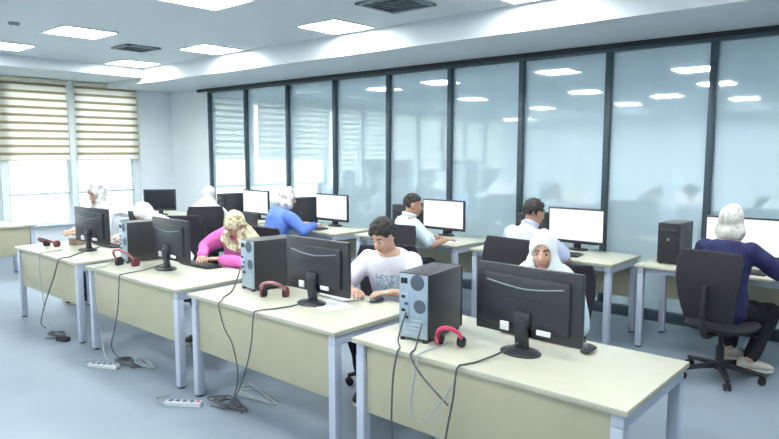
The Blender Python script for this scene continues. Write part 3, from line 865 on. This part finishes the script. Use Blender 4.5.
def person(label, loc, yaw, cfg, chair_label):
    """seated figure facing local +y"""
    S = cfg.get('S', .94)
    lean, side = R(cfg.get('lean', 12)), R(cfg.get('side', 0))
    hp, hy, hr = R(cfg.get('pitch', 12)), R(cfg.get('turn', 0)), R(cfg.get('tilt', 0))
    t = thing('person', label, 'person', (loc[0], loc[1], 0), yaw, 'people seated at the desks')
    A = rotm(0, lean, side); ax, ay, d = A @ V(1, 0, 0), A @ V(0, 1, 0), A @ V(0, 0, 1)
    hip = V(0, 0, .565)
    def sp_(u): return hip + d * (u * S)
    nb = sp_(.545)
    Hm = rotm(hy, hp, hr)
    nd = (d * .45 + (Hm @ V(0, 0, 1)) * .55).normalized()
    hc = nb + nd * (cfg.get('neck', .088) * S) + (Hm @ V(0, .022, .055)) * S
    def H(x, y, z): return hc + Hm @ (V(x, y, z) * S)
    torso = ((-.115, .12, .10), (-.06, .172, .13), (.05, .165, .125), (.17, .140, .108), (.29, .155, .116), (.40, .170, .116), (.47, .158, .100), (.51, .11, .08), (.545, .062, .062))
    sh = [sp_(.455) + ax * (s_ * .168 * S) for s_ in (-1, 1)]
    l1, l2 = .285 * S, .255 * S
    arms = []
    for i, s_ in enumerate((-1, 1)):
        tw = Vector(cfg['hands'][i])
        pole = Vector(cfg.get('poles', ((-1.0, -.3, -.8), (1.0, -.3, -.8)))[i])
        e, wq = ik(sh[i], tw, l1, l2, pole)
        arms.append((sh[i], e, wq))
    feet = cfg.get('feet', ((-.12, .40, .06), (.12, .40, .06)))
    legs = []
    for i, s_ in enumerate((-1, 1)):
        hj = V(s_ * .085, .03, .535); ft = Vector(feet[i]); an = ft + V(0, -.03, .045)
        k, an = ik(hj, an, .43, .42, Vector((s_ * .15, .6, .9)))
        legs.append((hj, k, an, ft))
    def tors(bm, g, lo, hi, n=24, extra=None):
        secs = [(sp_(u), ax, ay, rx * S + g, ry * S + g) for u, rx, ry in torso if lo <= u <= hi]
        loft(bm, secs, n, power=2.3)
    # body ----------------------------------------------------------
    bm = bmesh.new()
    tors(bm, 0, -1, 1)
    cap(bm, sp_(.52), hc + Hm @ (V(0, -.02, -.03) * S), .056 * S, .052 * S)
    ell(bm, H(0, -.014, .022), V(.076, .096, .090) * S, Hm, sub=3)
    ell(bm, H(0, .024, -.036), V(.059, .066, .084) * S, Hm, sub=3)
    ell(bm, H(0, .056, -.098), V(.030, .026, .024) * S, Hm)
    tube(bm, [H(0, .084, .012), H(0, .100, -.018), H(0, .106, -.034)], [.008 * S, .011 * S, .014 * S], 10, 0, True)
    for s_ in (-1, 1):
        ell(bm, H(s_ * .077, -.008, -.012), V(.012, .022, .033) * S, Hm)
        ell(bm, H(s_ * .036, .060, -.036), V(.022, .020, .022) * S, Hm)
        ell(bm, H(s_ * .030, .072, .027), V(.026, .011, .009) * S, Hm)
    for (a, e, wq) in arms:
        ell(bm, a, V(.062, .062, .062) * S)
        cap(bm, a, e, .052 * S, .042 * S); cap(bm, e, wq, .042 * S, .027 * S)
    for (hj, k, an, ft) in legs:
        cap(bm, hj, k, .085, .058); cap(bm, k, an, .056, .038); ell(bm, ft + V(0, .04, -.02), (.038, .10, .030))
    me = remesh(bm, .0085, 3)
    bm = bmesh.new(); bm.from_mesh(me); bpy.data.meshes.remove(me)
    for i, s_ in enumerate((-1, 1)):
        a, e, wq = arms[i]
        h = (wq - e).normalized(); h = (h + V(0, 0, -h.z) * cfg.get('flat', .8)).normalized()
        hand(bm, wq, h, V(0, 0, -1), s_, S, cfg.get('grip', .55))
    f0 = len(bm.faces)
    for s_ in (-1, 1):
        ell(bm, H(s_ * .032, .0750, -.001), V(.0140, .0112, .0062) * S, Hm, 1)
        ell(bm, H(s_ * .032, .0835, -.001), V(.0072, .0050, .0060) * S, Hm, 2)
        tube(bm, [H(s_ * .012, .090, .024), H(s_ * .032, .086, .030), H(s_ * .050, .072, .024)], [.003 * S, .004 * S, .002 * S], 8, 3, True)
    tube(bm, [H(-.024, .083, -.068), H(-.008, .0915, -.065), H(.008, .0915, -.065), H(.024, .083, -.068)], [.003 * S, .0055 * S, .0055 * S, .003 * S], 8, 4, True)
    tube(bm, [H(-.018, .083, -.075), H(0, .0905, -.077), H(.018, .083, -.075)], [.003 * S, .006 * S, .003 * S], 8, 4, True)
    skin = M[cfg.get('skin', 'skin')]
    obj('body', bm, [skin, M['eye_white'], M['iris'], M['brow'], M['lip']], t, 180)
    # trousers -------------------------------------------------------
    bm = bmesh.new()
    loft(bm, [(sp_(u), ax, ay, rx * S + .012, ry * S + .012) for u, rx, ry in torso[:4]], 24, power=2.3)
    for (hj, k, an, ft) in legs:
        cap(bm, hj, k, .098, .072); cap(bm, k, an.lerp(k, .06), .070, .055)
    me = remesh(bm, .013, 5); wrinkle(me, .010, 11, loc[0])
    finish('trousers', me, M[cfg.get('bottom', 'dark_trouser')], t, 180)
    for (hj, k, an, ft) in legs:
        dd = V(0, 1, 0); yw = cfg.get('foot_yaw', 0)
        dd = Matrix.Rotation(yw, 3, 'Z') @ dd; sx = V(dd.y, -dd.x, 0)
        b_ = V(ft.x, ft.y, ft.z - .06)
        bm = bmesh.new()
        loft(bm, [(b_ + dd * u + V(0, 0, .018 + hh / 2), sx, V(0, 0, 1), wq, hh / 2) for u, wq, hh in ((-.095, .024, .07), (-.075, .036, .092), (-.02, .040, .098), (.04, .042, .075), (.10, .048, .052), (.145, .042, .036), (.165, .02, .022))], 18, power=2.4)
        so = obj('shoe', bm, M[cfg.get('shoe', 'shoe_dark')], t, 60)
        bm = bmesh.new(); loft(bm, [(b_ + dd * .035 + V(0, 0, z), dd, sx, .137, .050) for z in (0, .024)], 24, power=2.6); obj('sole', bm, M['sole'], so)
    # top ---------------------------------------------------------------
    long_ = cfg.get('sleeves', 'long') == 'long'
    bm = bmesh.new()
    g = .019 if not cfg.get('loose') else .026
    low = -.065 if not cfg.get('coat') else -.115
    secs = [(sp_(u), ax, ay, rx * S + g, ry * S + g) for u, rx, ry in torso if low <= u <= .52]
    secs.append((sp_(.525), ax, ay, .078 * S, .072 * S))
    if cfg.get('collar'): secs.append((sp_(.575), ax, ay, .084 * S, .084 * S))
    loft(bm, secs, 28, power=2.3)
    for (a, e, wq) in arms:
        ell(bm, a, V(.062, .062, .062) * S + V(g, g, g) * .8)
        if long_:
            cap(bm, a, e, .056 * S + g, .048 * S + g * .8); cap(bm, e, e.lerp(wq, .92), .048 * S + g * .8, .036 * S + g * .5)
        else:
            cap(bm, a, a.lerp(e, .80), .054 * S + g, .056 * S + g)
    me = remesh(bm, .011, 4); wrinkle(me, .012 if not cfg.get('loose') else .018, 10, loc[1]); 
    top = finish('shirt' if not cfg.get('coat') else 'jacket', me, M[cfg['top']], t, 180)
    if cfg.get('print'):
        # printed motif: a patch of cloth copied from the shirt's chest
        bm = bmesh.new(); bm.from_mesh(me)
        inv = A.inverted()
        dele = []
        for f in bm.faces:
            q = inv @ (f.calc_center_median() - hip)
            if not (q.y > .02 and abs(q.x + .0) < .085 and .26 * S < q.z < .41 * S): dele.append(f)
        bmesh.ops.delete(bm, geom=dele, context='FACES')
        for v in bm.verts: v.co += v.normal * .0025
        obj('shirt_print', bm, M['print'], top, 180)
    # head covering ---------------------------------------------------------
    if 'hair' in cfg:
        bm = bmesh.new(); rr = random.Random(11 + int(loc[0] * 10))
        ell(bm, H(0, -.024, .034), V(.078, .092, .086) * S, Hm, sub=3)
        curl = cfg['hair'] == 'curly'
        for _ in range(260):
            u = V(rr.gauss(0, 1), rr.gauss(0, 1), rr.gauss(0, 1)).normalized()
            line = (.22 if curl else .36) if u.y > .5 else (-.02 if u.y > .05 else -.62)
            if u.z < line or (u.y > .86): continue
            ell(bm, H(u.x * .078, -.016 + u.y * .096, .024 + u.z * .092), V(1, 1, 1) * (rr.uniform(.017, .028) if curl else rr.uniform(.012, .016)) * S, sub=1)
        me = remesh(bm, .006, 2); wrinkle(me, .006, 60, loc[0])
        finish('hair', me, M['hair'], t, 180)
    else:
        bm = bmesh.new()
        ell(bm, H(0, -.016, .014), V(.091, .114, .120) * S, Hm, sub=3)
        ell(bm, H(0, .010, -.085), V(.082, .080, .075) * S, Hm, sub=3)
        fwd = Hm @ V(0, 1, 0)
        dr = cfg.get('drape', .34)
        mid = nb + nd * .05
        secs = [(H(0, -.006, -.03), Hm @ V(1, 0, 0), Hm @ V(0, 1, 0), .092 * S, .100 * S),
                (H(0, -.004, -.10).lerp(mid, .3), (Hm @ V(1, 0, 0) + ax).normalized(), (Hm @ V(0, 1, 0) + ay).normalized(), .118 * S, .105 * S),
                (sp_(.55), ax, ay, .160 * S, .125 * S), (sp_(.49), ax, ay, .218 * S, .148 * S), (sp_(.44), ax, ay, .252 * S, .168 * S), (sp_(dr), ax, ay, .240 * S, .180 * S)]
        if cfg.get('tuck'): secs = secs[:2] + [(sp_(.535), ax, ay, .088 * S, .082 * S)]
        loft(bm, secs, 28, power=2.1)
        me = remesh(bm, .0085, 8); wrinkle(me, .010, 14, loc[0] + 5)
        bm = bmesh.new(); bm.from_mesh(me); bpy.data.meshes.remove(me)
        inv = Hm.inverted(); dele = []
        for f in bm.faces:
            q = inv @ (f.calc_center_median() - hc) / S
            if q.y > .02 and (q.x / .063) ** 2 + ((q.z + .024) / (.088 if q.z > -.024 else .090)) ** 2 < 1: dele.append(f)
        bmesh.ops.delete(bm, geom=dele, context='FACES')
        bmesh.ops.recalc_face_normals(bm, faces=bm.faces)
        bm.normal_update()
        be = [e for e in bm.edges if e.is_boundary]
        nv = {v: v.normal.copy() for e in be for v in e.verts}
        old = list(nv)
        r = bmesh.ops.extrude_edge_only(bm, edges=be)
        for v in [g_ for g_ in r['geom'] if isinstance(g_, bmesh.types.BMVert)]:
            q = min(old, key=lambda o_: (o_.co - v.co).length_squared)
            v.co -= nv[q] * .016
        obj('headscarf', bm, M[cfg['scarf']], t, 180)
    cx, cy, cr_ = cfg.get('chair', (0, 0, 0))
    CH.put((loc[0] + cx, loc[1] + cy, 0), yaw + R(cr_), chair_label, 'black office chairs')
    return t

FWD = PI     # front-row sitters face the viewer's side
person('person in a white headscarf facing us over the nearest black monitor', (-1.86, 3.62), FWD + R(18),
       dict(S=.92, lean=20, poles=((-.35, -.3, -1), (.35, -.3, -1)), pitch=10, turn=4, hands=((-.16, .40, .82), (.14, .40, .82)), top='cyan_cloth', loose=True, scarf='white_cloth', drape=.27, bottom='dark_trouser', chair=(.03, 0, 0)),
       'black office chair of the white-headscarf woman behind the nearest monitor')
person('man in a white T-shirt with a blue print, looking down at his desk', (-3.06, 3.56), FWD + R(26),
       dict(S=.96, lean=23, pitch=30, turn=-22, hands=((-.08, .47, .80), (.19, .46, .80)), top='tee', sleeves='short', hair='curly', print=True, skin='skin', bottom='black_cloth',
            feet=((-.14, .36, .06), (.14, .36, .06)), chair=(-.07, -.03, 14)),
       'black office chair of the white T-shirt man')
person('person in a hot pink top and floral headscarf, head bowed over the desk', (-4.98, 3.58), FWD,
       dict(S=.94, lean=20, side=-22, pitch=46, tilt=-14, poles=((-1, -.3, -.5), (1, .1, -.25)), hands=((-.30, .46, .82), (-.02, .46, .81)), top='pink_cloth', loose=True, scarf='floral', drape=.45),
       'black office chair of the person in hot pink')
person('person in white with a grey patterned headscarf before the bright window', (-7.45, 3.50), FWD - R(12),
       dict(S=1.03, lean=10, pitch=18, turn=20, hands=((-.2, .40, .82), (.12, .40, .82)), top='white_cloth', loose=True, scarf='grey_scarf', drape=.42),
       'black office chair of the person before the bright window')
person('person under a white headscarf bent low over the desk beside the window-end monitor', (-6.33, 3.68), FWD,
       dict(S=.94, lean=32, pitch=44, hands=((-.12, .58, .83), (.24, .56, .83)), top='white_cloth', loose=True, scarf='white_cloth', drape=.30, chair=(-.05, .0, 45)),
       'black office chair of the person bent low in white')
person('person in a pale lilac headscarf sitting with their back to us near the switched-off monitor', (-7.60, 4.84), R(22),
       dict(S=.86, lean=8, pitch=10, turn=-50, hands=((-.18, .36, .84), (.18, .36, .84)), top='lilac_scarf', loose=True, scarf='lilac_scarf', drape=.30, chair=(.06, 0.02, 28)),
       'black office chair behind the pale lilac headscarf')
person('person in a royal blue top with a grey headscarf, working at the glass wall', (-6.14, 4.80), R(-14),
       dict(S=.96, lean=20, pitch=18, turn=-25, hands=((-.14, .50, .83), (.16, .52, .83)), top='blue_cloth', loose=True, scarf='grey_scarf', tuck=True),
       'black office chair of the person in royal blue')
person('dark-haired man in a pale ice-blue shirt seen in profile at the glass wall', (-4.26, 5.0), R(-24),
       dict(S=.95, lean=13, pitch=10, turn=-28, collar=True, neck=.075, hands=((-.10, .44, .82), (.20, .44, .82)), top='ice_shirt', sleeves='short', hair='short', skin='skin2', chair=(.10, .06, 30)),
       'black office chair of the profile man')
person('dark-haired man in a pale lilac shirt with his back to us', (-2.84, 4.94), R(-6),
       dict(S=1.0, lean=19, pitch=14, turn=-20, collar=True, neck=.07, chair=(.07, 0, 0), hands=((-.16, .50, .83), (.18, .50, .83)), top='lilac_shirt', sleeves='short', hair='short', skin='skin2'),
       'black office chair behind the lilac-shirted man')
person('person in a navy jacket and cream headscarf with their back to us at right', (-1.26, 5.28), R(-4),
       dict(S=.96, lean=10, pitch=10, hands=((-.14, .44, .83), (.30, .44, .83)), top='navy', coat=True, scarf='cream_scarf', tuck=True, bottom='black_cloth', shoe='shoe_beige',
            feet=((.02, .22, .17), (.17, .21, .10)), foot_yaw=R(-50), chair=(.01, 0, -6)),
       'black office chair of the navy-jacketed person at right, its star base in view')
